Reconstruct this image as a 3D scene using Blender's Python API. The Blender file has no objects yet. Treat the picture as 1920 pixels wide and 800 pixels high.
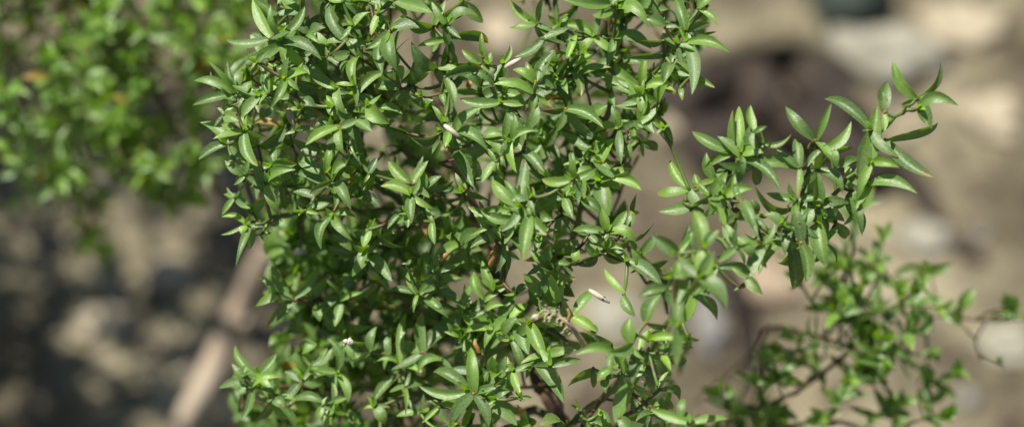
import bpy, math, random
from mathutils import Vector, noise, Matrix
random.seed(11)
R = math.radians
sc = bpy.context.scene
COL = sc.collection
def rnd(a, b): return random.uniform(a, b)

# ------------------------------------------------------------------ camera frame
PITCH = R(50)
D0, W0 = 0.75, 0.25
VD = Vector((0, math.cos(PITCH), -math.sin(PITCH)))      # viewing direction
VU = Vector((0, math.sin(PITCH), math.cos(PITCH)))
VR = Vector((1, 0, 0))
CAM = Vector((0, 0, 0.45)) - VD * D0
TOCAM = -VD
def at(px, py, dz=0.0):
    """a point of the place: pixel of the photograph and metres behind the plane in focus"""
    D = D0 + dz; k = W0 / D0 * D / 1920.0
    return CAM + VD * D + VR * ((px - 960) * k) + VU * ((400 - py) * k)
def ground_at(px, py, z=0.0):
    k = W0 / D0 / 1920.0
    r = VD + VR * ((px - 960) * k) + VU * ((400 - py) * k)
    t = (z - CAM.z) / r.z
    return CAM + r * t
PX = W0 / 1920.0                                           # metres per pixel in the focal plane
GP = 0.447 / 1920.0                                        # the same on the ground

SUN = Vector((-0.32, 0.18, 0.93)).normalized()             # towards the sun

# ------------------------------------------------------------------ materials
def nodes(name):
    m = bpy.data.materials.new(name); m.use_nodes = True
    nt = m.node_tree; nt.nodes.clear()
    out = nt.nodes.new('ShaderNodeOutputMaterial')
    return m, nt, out
def ramp(nt, pts):
    r = nt.nodes.new('ShaderNodeValToRGB'); e = r.color_ramp.elements
    while len(e) < len(pts): e.new(0.5)
    for i, (p, c) in enumerate(pts): e[i].position = p; e[i].color = (*c, 1)
    return r
def tex(nt, scale, detail=3, rough=.55, coord='Object'):
    tc = nt.nodes.new('ShaderNodeTexCoord'); n = nt.nodes.new('ShaderNodeTexNoise')
    n.inputs['Scale'].default_value = scale; n.inputs['Detail'].default_value = detail
    n.inputs['Roughness'].default_value = rough
    nt.links.new(tc.outputs[coord], n.inputs['Vector']); return n

def leaf_material():
    m, nt, out = nodes('resinous_leaf'); L = nt.links.new
    at_ = nt.nodes.new('ShaderNodeAttribute'); at_.attribute_name = 'tint'
    sep = nt.nodes.new('ShaderNodeSeparateColor'); L(at_.outputs['Color'], sep.inputs[0])
    base = nt.nodes.new('ShaderNodeMix'); base.data_type = 'RGBA'
    base.inputs['A'].default_value = (0.082, 0.185, 0.020, 1)       # mature
    base.inputs['B'].default_value = (0.220, 0.41, 0.012, 1)       # young
    L(sep.outputs[0], base.inputs['Factor'])
    hsv = nt.nodes.new('ShaderNodeHueSaturation')
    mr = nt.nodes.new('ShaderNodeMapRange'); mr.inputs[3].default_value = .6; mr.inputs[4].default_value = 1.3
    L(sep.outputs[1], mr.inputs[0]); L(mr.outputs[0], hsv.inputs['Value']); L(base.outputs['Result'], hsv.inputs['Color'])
    n1 = tex(nt, 900, 3); n2 = tex(nt, 3300, 3, .7)
    mot = nt.nodes.new('ShaderNodeMix'); mot.data_type = 'RGBA'; mot.blend_type = 'MULTIPLY'; mot.inputs['Factor'].default_value = .5
    rr = ramp(nt, [(.3, (.65, .7, .6)), (.7, (1.15, 1.12, 1.1))]); L(n1.outputs[0], rr.inputs[0])
    L(hsv.outputs[0], mot.inputs['A']); L(rr.outputs[0], mot.inputs['B'])
    # yellow leaves
    yl = nt.nodes.new('ShaderNodeMix'); yl.data_type = 'RGBA'; yl.inputs['B'].default_value = (.42, .25, .03, 1)
    L(sep.outputs[2], yl.inputs['Factor']); L(mot.outputs['Result'], yl.inputs['A'])
    mid = nt.nodes.new('ShaderNodeMapRange'); mid.inputs[1].default_value = .02; mid.inputs[2].default_value = .28; mid.inputs[3].default_value = .22; mid.inputs[4].default_value = 0
    L(at_.outputs['Alpha'], mid.inputs[0])
    rib = nt.nodes.new('ShaderNodeMix'); rib.data_type = 'RGBA'; rib.inputs['B'].default_value = (.26, .42, .10, 1)
    L(mid.outputs[0], rib.inputs['Factor']); L(yl.outputs['Result'], rib.inputs['A']); yl = rib
    # waxy flecks of resin; their pale colour also paints in silvery sheen
    fl = ramp(nt, [(.47, (0, 0, 0)), (.60, (1, 1, 1))]); L(n2.outputs[0], fl.inputs[0])
    wax_sheen = nt.nodes.new('ShaderNodeMix'); wax_sheen.data_type = 'RGBA'; wax_sheen.inputs['B'].default_value = (.37, .47, .31, 1)
    ml = nt.nodes.new('ShaderNodeMath'); ml.operation = 'MULTIPLY'; ml.inputs[1].default_value = .5
    L(fl.outputs[0], ml.inputs[0]); L(ml.outputs[0], wax_sheen.inputs['Factor']); L(yl.outputs['Result'], wax_sheen.inputs['A'])
    p = nt.nodes.new('ShaderNodeBsdfPrincipled')
    L(wax_sheen.outputs['Result'], p.inputs['Base Color'])
    rg = nt.nodes.new('ShaderNodeMapRange'); rg.inputs[3].default_value = .50; rg.inputs[4].default_value = .29
    L(fl.outputs[0], rg.inputs[0]); L(rg.outputs[0], p.inputs['Roughness'])
    p.inputs['Specular IOR Level'].default_value = 1.0
    b = nt.nodes.new('ShaderNodeBump'); b.inputs['Strength'].default_value = .35; b.inputs['Distance'].default_value = .00028
    L(n2.outputs[0], b.inputs['Height']); L(b.outputs[0], p.inputs['Normal'])
    t = nt.nodes.new('ShaderNodeBsdfTranslucent')
    tcx = nt.nodes.new('ShaderNodeMix'); tcx.data_type = 'RGBA'; tcx.blend_type = 'MULTIPLY'; tcx.inputs['Factor'].default_value = 1
    tcx.inputs['B'].default_value = (1.9, 1.75, .45, 1); L(yl.outputs['Result'], tcx.inputs['A']); L(tcx.outputs['Result'], t.inputs['Color'])
    mx = nt.nodes.new('ShaderNodeMixShader'); mx.inputs[0].default_value = .38
    L(p.outputs[0], mx.inputs[1]); L(t.outputs[0], mx.inputs[2]); L(mx.outputs[0], out.inputs[0])
    return m

def rough_material(name, pts, scale=300, bump=.4, dist=.0004, rough=.85, detail=4, spec=.3):
    m, nt, out = nodes(name); L = nt.links.new
    n = tex(nt, scale, detail); r = ramp(nt, pts); L(n.outputs[0], r.inputs[0])
    p = nt.nodes.new('ShaderNodeBsdfPrincipled'); p.inputs['Roughness'].default_value = rough
    p.inputs['Specular IOR Level'].default_value = spec
    L(r.outputs[0], p.inputs['Base Color'])
    b = nt.nodes.new('ShaderNodeBump'); b.inputs['Strength'].default_value = bump; b.inputs['Distance'].default_value = dist
    n2 = tex(nt, scale * 4, 3); L(n2.outputs[0], b.inputs['Height']); L(b.outputs[0], p.inputs['Normal'])
    L(p.outputs[0], out.inputs[0]); return m

M_LEAF = leaf_material()
M_TWIG = rough_material('young_twig', [(.35, (.08, .17, .028)), (.5, (.11, .14, .035)), (.62, (.085, .04, .022))], 90, rough=.5, spec=.5)
M_STEM = rough_material('woody_stem', [(.3, (.055, .035, .025)), (.5, (.12, .075, .05)), (.7, (.26, .20, .16))], 240, .7, .0006)
M_NODE = rough_material('orange_node', [(.3, (.16, .09, .025)), (.7, (.42, .22, .04))], 900, rough=.6)
M_DRY = rough_material('dry_pale', [(.3, (.28, .22, .13)), (.7, (.52, .43, .29))], 900, rough=.7)
M_WHITE = rough_material('papery_white', [(.3, (.42, .35, .27)), (.7, (.68, .62, .53))], 1500, rough=.6)
M_BLACK = rough_material('black_tip', [(.3, (.02, .02, .02)), (.7, (.05, .045, .04))], 1500, rough=.6)
M_ORANGE = rough_material('dried_orange', [(.3, (.30, .15, .05)), (.7, (.52, .32, .12))], 700, rough=.6)
M_BRANCH = rough_material('pale_dead_wood', [(.3, (.22, .17, .125)), (.5, (.42, .33, .25)), (.66, (.55, .46, .36))], 45, .8, .001)
M_WOOD_SHADE = rough_material('dark_wood_and_shade', [(.3, (.018, .014, .012)), (.55, (.045, .034, .028)), (.75, (.10, .075, .055))], 60, .8, .002)  # wood of the dark stick; the ground lumps use it as shade
M_OLIVE = rough_material('olive_stick', [(.3, (.07, .06, .035)), (.7, (.17, .15, .10))], 80, .8, .001)
def stone_mat(name, c, s=70):
    lo = tuple(v * .65 for v in c); hi = tuple(min(.8, v * 1.3) for v in c)
    return rough_material(name, [(.3, lo), (.52, c), (.72, hi)], s, .7, .0015)
M_STONES = {'tan': stone_mat('tan_stone', (.42, .36, .26)), 'pale': stone_mat('pale_stone', (.33, .315, .255)),
            'pink': stone_mat('pink_stone', (.36, .28, .20)), 'grey': stone_mat('grey_stone', (.24, .23, .22)),
            'dark': stone_mat('dark_stone', (.045, .060, .050)), 'brown': stone_mat('brown_stone', (.15, .11, .085))}

def ground_material():
    m, nt, out = nodes('sandy_soil'); L = nt.links.new
    n1 = tex(nt, 9, 4, .6); n2 = tex(nt, 60, 4, .65); n3 = tex(nt, 420, 3, .6)
    a = ramp(nt, [(.36, (.075, .062, .043)), (.47, (.14, .125, .088)), (.57, (.25, .225, .158)), (.70, (.44, .40, .29))])  # soil tones, their broad dark areas also standing in for patchy shade
    L(n1.outputs[0], a.inputs[0])
    b = ramp(nt, [(.33, (.48, .45, .44)), (.5, (.95, .94, .93)), (.68, (1.18, 1.15, 1.1))]); L(n2.outputs[0], b.inputs[0])
    c = ramp(nt, [(.35, (.6, .58, .56)), (.6, (1.1, 1.08, 1.05))]); L(n3.outputs[0], c.inputs[0])
    m1 = nt.nodes.new('ShaderNodeMix'); m1.data_type = 'RGBA'; m1.blend_type = 'MULTIPLY'; m1.inputs['Factor'].default_value = 1
    m2 = nt.nodes.new('ShaderNodeMix'); m2.data_type = 'RGBA'; m2.blend_type = 'MULTIPLY'; m2.inputs['Factor'].default_value = .8
    L(a.outputs[0], m1.inputs['A']); L(b.outputs[0], m1.inputs['B'])
    L(m1.outputs['Result'], m2.inputs['A']); L(c.outputs[0], m2.inputs['B'])
    p = nt.nodes.new('ShaderNodeBsdfPrincipled'); p.inputs['Roughness'].default_value = .95; p.inputs['Specular IOR Level'].default_value = .15
    L(m2.outputs['Result'], p.inputs['Base Color'])
    bp = nt.nodes.new('ShaderNodeBump'); bp.inputs['Strength'].default_value = .8; bp.inputs['Distance'].default_value = .002
    L(n3.outputs[0], bp.inputs['Height']); L(bp.outputs[0], p.inputs['Normal']); L(p.outputs[0], out.inputs[0])
    return m
M_GROUND = ground_material()

# ------------------------------------------------------------------ mesh builder
class MB:
    def __init__(s): s.v = []; s.f = []; s.t = []; s.mi = []
    def leaf(s, P0, P1, N, W, bend=0., curl=.05, fold=.25, tint=(0, .5, 0), seg=8, ac=4):
        a = P1 - P0; Ln = a.length
        N = (N - a * (N.dot(a) / a.dot(a))).normalized(); left = N.cross(a).normalized()
        b0 = len(s.v); twist = rnd(-.7, .7)
        sk = rnd(.82, 1.2); tipc = rnd(-1.0, 1.6); pk = rnd(.62, .85); tp_ = rnd(.05, .35); brown = rnd(.3, 1.0) if random.random() < .14 else 0.
        for i in range(seg + 1):
            t = i / seg
            pr = max(0.0, math.sin(math.pi * min(1, (.09 + .91 * t)) ** 1.0)) ** pk * (1 - tp_ * t)
            if i == seg: pr = .015
            c = P0 + a * t + left * (bend * Ln * 4 * t * (1 - t)) + N * (curl * Ln * 4 * t * (1 - t) - .20 * Ln * (t ** 3 - t) * tipc)
            ang = twist * (t - .3)
            lf = left * math.cos(ang) + N * math.sin(ang)
            for j in range(ac + 1):
                u = j / ac * 2 - 1
                w = W / 2 * pr * (sk if u > 0 else 2 - sk)
                s.v.append(c + lf * (u * w) + N * (fold * w * (abs(u) ** 1.5)) )
                s.t.append((tint[0], tint[1], min(1, tint[2] + brown * max(0, t - .72) * 3.2), abs(u)))
        for i in range(seg):
            for j in range(ac):
                q = b0 + i * (ac + 1) + j
                s.f.append((q, q + 1, q + ac + 2, q + ac + 1)); s.mi.append(0)
    def tube(s, pts, radii, n=7, mi=1, cap=True, lump=0.):
        b0 = len(s.v); up = Vector((.3, .5, .81)); prev = None
        for i, p in enumerate(pts):
            d = (pts[min(i + 1, len(pts) - 1)] - pts[max(i - 1, 0)])
            d = d.normalized() if d.length > 1e-9 else Vector((0, 0, 1))
            x = (prev - d * prev.dot(d)) if prev else up.cross(d)
            if x.length < 1e-6: x = Vector((1, 0, 0)).cross(d)
            x.normalize(); prev = x; y = d.cross(x)
            r = radii[i] if hasattr(radii, '__len__') else radii
            for k in range(n):
                a = 2 * math.pi * k / n
                q = r * (1 + (lump * noise.noise(p * 60 + Vector((k * 1.3, 0, 0))) if lump else 0))
                s.v.append(p + x * math.cos(a) * q + y * math.sin(a) * q); s.t.append((0, .5, 0))
        for i in range(len(pts) - 1):
            for k in range(n):
                a = b0 + i * n + k; b = b0 + i * n + (k + 1) % n
                s.f.append((a, b, b + n, a + n)); s.mi.append(mi)
        if cap:
            s.f.append(tuple(b0 + k for k in range(n))[::-1]); s.mi.append(mi)
            e = b0 + (len(pts) - 1) * n; s.f.append(tuple(e + k for k in range(n))); s.mi.append(mi)
    def blob(s, c, r, mi=1, sq=(1, 1, 1), lump=.25, n=6, m=8, seed=0, rot=None):
        b0 = len(s.v)
        for i in range(n + 1):
            th = math.pi * i / n
            for k in range(m):
                ph = 2 * math.pi * k / m
                d = Vector((math.sin(th) * math.cos(ph), math.sin(th) * math.sin(ph), math.cos(th)))
                q = 1 + lump * noise.noise(d * 1.7 + Vector((seed, seed * .37, 0))) + lump * .4 * noise.noise(d * 5 + Vector((seed, 0, 0)))
                p = Vector((d.x * sq[0], d.y * sq[1], d.z * sq[2])) * (r * q)
                if rot: p = rot @ p
                s.v.append(c + p); s.t.append((0, .5, 0))
        for i in range(n):
            for k in range(m):
                a = b0 + i * m + k; b = b0 + i * m + (k + 1) % m
                s.f.append((a, a + m, b + m, b)); s.mi.append(mi)
    def build(s, name, mats, parent=None, origin=None):
        me = bpy.data.meshes.new(name)
        o0 = origin or Vector((0, 0, 0))
        me.from_pydata([tuple(v - o0) for v in s.v], [], s.f)
        if not isinstance(mats, (list, tuple)): mats = [mats]
        for m in mats: me.materials.append(m)
        if len(mats) > 1: me.polygons.foreach_set('material_index', s.mi)
        me.polygons.foreach_set('use_smooth', [True] * len(s.f))
        ca = me.color_attributes.new('tint', 'FLOAT_COLOR', 'POINT')
        fl = []
        for t in s.t: fl += [t[0], t[1], t[2], t[3] if len(t) > 3 else 1.0]
        ca.data.foreach_set('color', fl)
        me.validate(); me.update()
        o = bpy.data.objects.new(name, me); COL.objects.link(o)
        o.location = o0
        if parent: o.parent = parent; o.location = o0 - parent.get('_w', Vector((0,0,0))) if False else o0
        return o
def tag(o, label=None, cat=None, group=None, kind=None):
    if label: o['label'] = label
    if cat: o['category'] = cat
    if group: o['group'] = group
    if kind: o['kind'] = kind
def empty(name, loc):
    o = bpy.data.objects.new(name, None); COL.objects.link(o); o.location = loc
    o.empty_display_size = .02; return o
def adopt(child, parent):
    """parent without moving"""
    wc = Vector(WORLD[child.name]) if child.name in WORLD else Vector(child.location)
    child.parent = parent
    child.location = wc - Vector(WORLD.get(parent.name, parent.location))
    WORLD[child.name] = wc
WORLD = {}
def link(mb, name, mats, parent, origin):
    o = mb.build(name, mats, None, Vector(origin)); WORLD[o.name] = Vector(origin)
    if parent: adopt(o, parent)
    return o
def catmull(pts, k=6):
    out = []; n = len(pts)
    for i in range(n - 1):
        p0 = pts[max(i - 1, 0)]; p1 = pts[i]; p2 = pts[i + 1]; p3 = pts[min(i + 2, n - 1)]
        for j in range(k):
            t = j / k
            out.append(.5 * ((2 * p1) + (p2 - p0) * t + (2 * p0 - 5 * p1 + 4 * p2 - p3) * t * t + (3 * p1 - p0 - 3 * p2 + p3) * t ** 3))
    out.append(pts[-1].copy()); return out
def rvec(): return Vector((rnd(-1, 1), rnd(-1, 1), rnd(-1, 1)))
def inside(p, poly):
    x, y = p; c = False; n = len(poly)
    for i in range(n):
        x1, y1 = poly[i]; x2, y2 = poly[i - 1]
        if (y1 > y) != (y2 > y) and x < (x2 - x1) * (y - y1) / (y2 - y1) + x1: c = not c
    return c
def project(P):
    q = P - CAM; D = q.dot(VD); k = W0 / D0 * D / 1920.0
    return 960 + q.dot(VR) / k, 400 - q.dot(VU) / k, D - D0

# ------------------------------------------------------------------ leaves read off the photograph
# block: (x0, y0, scale, [(base x, base y, tip x, tip y, width, bend, look[, f])])
# look: u = turned up to the sky, c = turned to the viewer, e = young bright leaf, d = turned from the sun and lower in the bush
BLOCKS = [
(360, 0, 4, """580,290,275,295,85,.15,u 670,330,960,450,100,.12,u 600,280,450,5,90,0,c 640,110,470,0,70,0,c 650,280,600,60,60,0,c
700,270,830,60,80,-.1,c 900,250,780,180,70,0,d 300,690,30,610,80,-.15,c 345,690,145,480,60,.1,c 310,720,30,785,80,.05,u 330,690,260,470,70,0,c
190,670,150,550,35,0,d 380,730,440,620,80,0,e 400,720,500,670,60,0,e 515,715,455,470,55,-.2,u 490,470,550,400,60,0,c 570,700,570,545,60,0,e
690,580,605,800,75,.1,e 700,600,860,545,70,.1,e 790,540,880,560,60,.2,u 1090,660,890,490,90,.05,c 1210,710,1090,650,60,.2,u 1220,640,1250,430,80,.1,e
1160,310,1030,40,110,.08,u 1160,300,1240,430,40,0,u 1270,400,1170,270,100,0,d 1300,110,1150,20,70,0,d 1210,200,1330,100,80,0,c 1130,10,1010,-20,60,0,e
720,510,640,530,40,0,u 780,610,960,650,110,0,d 910,380,1040,320,70,0,d 1010,430,1100,470,40,0,u 1060,800,1010,720,60,0,e 830,740,930,800,80,0,u
740,700,660,740,90,0,c 320,790,400,760,60,0,u 560,470,480,560,60,0,d 620,520,560,590,70,0,d 850,250,960,330,60,0,c"""),
(693, 0, 4, """-90,720,160,550,90,.15,e 130,240,-10,360,90,.1,e 160,215,360,215,100,.15,u 180,0,450,90,120,.05,c 0,10,180,60,90,0,u 165,260,210,520,120,-.1,u
90,320,100,540,100,-.1,u 480,200,260,110,110,.1,d 560,180,470,20,60,0,c 570,110,700,0,100,0,d 700,20,840,160,110,0,d 590,180,800,130,80,.1,c 600,270,870,310,90,.2,d
570,190,580,340,80,0,c 620,300,540,480,90,0,d 500,520,330,340,110,.1,d 560,560,830,520,95,.15,d 580,480,740,450,60,0,d 580,620,720,560,50,0,d 570,600,640,790,80,0,c
600,690,820,710,70,.2,d 560,300,370,340,60,0,c 830,480,700,380,70,0,e 850,430,840,260,50,0,e 890,490,910,400,70,0,e 920,630,740,560,80,-.1,u 950,600,1000,430,80,0,d
1000,480,1050,340,50,-.1,c 1230,710,950,640,95,-.12,e 1240,710,1210,850,80,0,e 1230,620,1080,530,80,0,e 1250,600,1180,470,60,0,c 1260,620,1370,400,110,.1,c
1300,290,1100,420,90,.1,u 1240,190,1060,0,90,.1,e 1240,190,1060,205,60,.15,e 1270,150,1290,0,60,0,c 1240,200,1330,240,100,0,d 990,770,700,740,90,.1,u
1000,690,1160,820,110,.1,u 230,665,45,650,80,.1,u 200,500,240,600,80,0,e 300,640,350,440,110,0,d 380,720,470,760,80,0,u 540,700,560,790,60,0,u
540,130,440,10,60,0,d 20,200,120,130,60,0,e 60,110,20,260,60,0,e"""),
(1026, 0, 4, """470,20,120,0,95,.12,c 520,60,740,210,110,.15,e 500,280,760,365,95,.15,u 350,260,130,190,90,-.15,e 350,290,120,260,90,.1,u 150,440,220,260,60,-.05,e
260,400,380,290,80,-.1,e 180,510,345,400,110,.05,e 190,510,250,710,80,.1,e 230,490,460,480,110,.1,d 230,560,460,510,70,.1,u 90,190,150,130,60,0,u 220,50,90,190,80,0,d
660,700,390,560,95,0,u 700,650,520,470,110,.1,e 700,640,740,420,80,0,e 740,680,945,690,90,.2,e 720,700,720,850,90,0,e 1060,320,1340,390,100,.12,c
1040,330,1070,690,110,.05,u 1020,230,970,0,90,-.1,u 1060,230,1210,180,70,.1,d 1050,290,1250,245,30,.1,d 980,340,880,230,90,0,u 930,480,870,620,110,0,u
1130,60,1250,-20,90,0,e 1140,70,1270,190,60,.1,e 880,200,750,150,90,0,c 870,310,700,310,70,0,d 880,420,600,440,60,0,d 570,450,720,470,80,0,u 1090,560,1240,655,50,0,c
1000,660,1010,750,50,0,u 60,590,0,680,70,0,u 470,690,500,800,60,0,u 640,50,720,-30,90,0,d 1000,600,1090,560,60,0,d 790,560,700,600,60,0,c 480,60,560,-30,70,0,c"""),
(360, 200, 4, """270,270,60,125,80,-.1,e 270,290,65,390,80,-.05,u 240,60,350,110,100,0,c 390,180,500,430,100,-.12,u 530,500,365,380,80,0,u 400,510,255,410,70,.1,c
550,570,770,480,85,.15,c 560,580,650,800,90,.1,c 540,640,475,560,90,0,c 450,800,240,665,80,-.05,e 455,800,540,700,90,0,c 510,300,690,140,90,.05,d 590,440,610,310,80,0,u
610,450,780,430,100,0,c 985,510,800,380,110,.05,u 1000,480,945,265,45,0,e 1010,500,1045,290,65,0,e 1050,540,1235,460,90,.3,e 1060,560,1190,760,100,.05,u
1030,590,1060,770,60,.2,c 990,590,780,510,90,-.1,u 920,670,765,640,70,-.1,u 1060,700,870,740,90,.1,u 1230,670,1400,750,90,.1,u 1095,160,870,280,80,-.05,e
1110,150,1140,345,75,.05,e 1140,100,1010,-30,80,.1,e 1040,150,950,110,80,0,u 1240,100,1340,180,110,0,c 1220,140,1310,470,110,-.1,d 1190,190,1270,420,30,-.1,u
830,20,960,60,120,0,d 780,180,910,170,50,0,u 680,590,690,760,90,0,d 780,600,900,560,80,0,d 310,390,365,350,35,0,c 320,680,420,540,25,0,e 1200,370,1250,440,80,0,u
850,780,950,800,40,0,e 480,290,420,130,60,0,d"""),
(693, 200, 4, """640,330,770,585,100,-.02,u 620,200,870,330,95,.05,u 650,170,830,20,85,.1,c 550,120,470,0,50,-.05,e 530,180,320,220,85,-.05,d 580,180,570,295,80,0,e
770,265,905,300,60,.1,u 860,230,1000,210,90,0,e 1010,230,1025,50,70,0,e 985,360,890,260,70,0,e 950,410,850,555,60,0,u 1060,250,1250,190,70,.15,e
1060,270,1100,480,65,-.08,e 1170,150,1030,30,90,.1,u 1180,170,1240,-20,100,-.1,c 1150,340,1300,480,90,.05,u 1340,550,1205,480,70,0,e 1140,690,1170,430,90,0,u,f
1100,690,1015,560,50,0,u,f 1130,750,935,560,100,.08,e,f 1200,690,1180,510,60,0,c,f 310,590,150,410,100,.05,e 330,570,430,415,85,.05,e 305,650,95,600,85,-.12,e
320,670,320,860,85,0,u 400,600,390,480,80,0,u 430,600,530,525,60,.05,u 60,20,235,55,60,.2,u -20,0,145,120,130,0,e 130,150,275,230,110,.1,d 0,500,50,390,70,0,u
770,550,800,430,80,0,d 1060,785,830,800,60,-.1,c 860,820,745,755,60,0,e 700,640,880,700,50,0,d 420,640,620,560,60,0,d 940,500,1010,580,60,0,d"""),
(1026, 200, 4, """140,20,400,155,110,.15,u 390,240,220,150,70,.15,u 540,160,360,200,70,-.2,e 345,340,130,200,90,.05,u 360,350,450,200,90,0,e 400,410,500,250,120,.1,e
420,420,540,610,110,-.1,e 500,530,690,620,90,.15,e 400,560,460,800,140,0,u 700,-10,790,190,110,-.1,c 790,50,930,290,110,.1,d 870,160,925,250,50,0,c 650,135,790,200,80,.1,u
700,260,820,320,80,.2,d 540,210,550,420,70,0,u 600,280,620,390,70,0,u 560,430,620,480,90,0,d 590,420,475,470,60,0,d 550,110,490,0,70,0,c 600,100,570,0,60,0,d
250,400,360,490,60,-.2,u 200,510,180,330,60,0,c 200,540,-20,540,80,.15,e,f 240,550,110,660,80,0,e 140,670,190,820,80,0,u 130,690,0,740,50,0,u 200,650,240,690,60,0,c
260,690,400,790,100,0,u 640,790,665,660,50,.15,d 300,100,440,0,120,0,c"""),
(1220, 80, 2.2217, """350,460,190,375,50,.1,u 375,445,375,275,45,0,e 430,360,420,265,45,.1,e 430,380,480,350,25,0,c 470,420,575,385,28,-.2,e 380,470,460,460,50,0,e
390,490,520,610,50,.1,u 430,510,620,530,60,.1,c 620,520,610,405,50,0,u 680,410,575,275,55,.2,c 690,400,745,265,40,.05,c 710,440,830,335,50,-.15,e 720,450,765,515,60,0,e
920,365,750,240,55,-.05,u 750,460,840,440,35,.1,d 920,500,945,280,60,0,c 965,290,990,170,60,.1,c 985,290,960,200,50,0,e 1100,235,1020,85,55,.1,e 1120,225,1190,95,30,-.1,d
1110,270,1260,265,55,.25,c 1120,280,1150,340,40,0,c 970,400,1190,335,50,.1,d 985,410,1150,550,60,-.1,u 920,500,1030,520,50,.1,e 900,590,1085,625,60,.12,u
920,590,850,680,50,0,c 830,610,870,790,50,0,u 870,490,780,520,50,0,u 700,530,790,620,50,.1,c 690,680,690,550,60,0,c 700,690,820,670,50,.1,c 640,650,440,600,60,.1,d
160,605,90,495,45,.1,e 160,620,40,625,45,.15,e 185,660,45,700,55,.1,u 200,600,185,550,40,0,c 205,610,240,620,40,0,e 270,570,235,465,50,.1,c 250,640,315,545,50,0,c
310,640,420,610,50,.15,e 240,640,300,680,50,0,e 380,650,430,790,50,0,u 440,700,430,660,50,0,d 310,680,340,800,50,0,d"""),
(1359, 360, 4, """130,100,230,330,90,.05,u 80,200,140,110,110,0,d 240,160,200,60,80,0,d 230,150,360,130,40,-.2,d 540,60,330,10,70,.1,u 420,240,300,180,90,-.2,c
500,280,600,110,100,0,e 600,250,660,110,100,0,u 730,150,640,-20,100,0,e 780,130,920,80,70,0,u 720,200,890,220,100,.15,c 830,230,920,330,90,.1,d 700,230,740,530,130,.02,c
480,370,265,600,110,-.15,u 290,390,165,660,110,-.1,c 490,350,530,700,130,-.05,d 570,380,600,660,110,.1,c -60,560,170,660,80,.25,d 170,640,270,760,90,.1,c
110,710,160,680,40,0,d 0,250,90,400,90,0,u 80,350,190,480,110,.1,c 90,420,-40,520,70,0,c 960,0,960,200,100,0,u 980,120,1070,-30,110,0,c 980,130,1030,290,80,0,c
750,380,840,530,25,.15,d 220,210,300,260,60,0,u 610,300,730,240,90,0,d 500,460,400,520,90,0,d"""),
(360, 400, 4, """415,75,235,30,55,-.2,e 370,90,230,155,35,.1,e 455,100,350,370,80,.1,u 470,120,430,260,60,0,d 400,100,370,150,70,0,e 640,30,590,90,60,0,d 520,160,590,150,50,0,c
1050,20,980,250,100,-.15,u 1070,20,1200,190,90,.15,c 1060,10,1220,30,60,.2,e 1260,270,1060,165,85,.05,u 1270,290,1040,240,80,0,d 1330,120,1290,250,80,0,e
770,610,605,410,90,.03,c 780,630,950,390,95,-.08,c 735,635,650,580,45,0,u 640,600,490,500,50,-.25,c 740,650,565,835,90,.05,c 1150,590,1310,330,100,-.08,u
900,630,1010,490,80,0,c 1100,640,1270,590,60,-.05,e 1110,610,1000,480,60,0,c 1120,660,1080,830,80,0,c 990,740,1090,680,70,.3,e 930,700,960,800,90,0,c"""),
(693, 400, 4, """-5,290,200,160,90,.2,e 20,310,160,490,110,0,u 90,480,140,570,60,0,c 420,540,430,290,75,0,c 350,600,340,410,60,.1,e 330,600,145,590,60,0,u 400,610,520,460,70,.05,e
520,490,680,400,75,.15,u 500,440,670,375,45,0,c 500,560,680,490,80,.1,u 410,630,580,770,90,0,u 500,590,690,700,75,.1,u 690,740,790,500,65,.05,e 850,620,790,450,90,.1,c
940,580,850,370,85,.05,c 860,670,1040,550,75,.1,e 870,730,1000,690,65,.1,e 970,800,1080,560,110,-.05,u 1100,600,1185,545,60,.05,u 770,690,890,820,80,0,u
475,60,490,220,65,0,c 925,180,765,255,75,-.1,u 990,190,945,430,60,.2,u 1020,280,1040,420,60,0,u 1000,520,1065,360,70,0,u 1050,180,1140,300,60,.1,u
1200,20,1150,350,120,0,c,f 1190,20,1320,150,130,0,e,f 1270,150,1240,290,70,0,u 930,100,790,0,60,0,e 880,110,760,160,40,0,e 1100,30,850,-20,90,.15,c 1040,140,1160,60,80,0,e
320,0,290,100,70,0,u 280,0,210,70,60,0,c 230,0,140,110,50,0,u 1060,800,1180,690,90,0,e 380,560,240,400,80,0,d 120,420,200,330,60,0,d 280,380,330,360,40,0,u"""),
(360, 600, 4, """500,420,325,210,75,.15,c 500,410,620,260,75,-.15,c 385,420,395,340,40,0,e 440,490,205,515,75,-.15,c 460,500,375,725,80,.08,u 600,530,480,500,50,0,c
820,470,700,630,80,-.05,u 700,660,600,620,90,-.2,u 590,610,480,750,90,0,d 700,650,760,810,70,.1,c 910,390,760,180,75,.05,c 820,440,700,390,80,-.1,u 1085,370,1020,150,80,-.2,c
890,340,1040,220,80,-.1,u 1080,380,890,350,60,0,e 1080,420,890,490,75,-.2,c 1100,410,1165,600,80,.15,e 780,590,995,620,80,.12,u 1060,620,1010,820,80,0,e
1060,600,1160,580,70,0,c 980,640,930,750,70,0,c 820,240,930,180,90,0,c 1160,100,1210,330,70,0,u 640,560,660,480,40,0,e"""),
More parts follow.
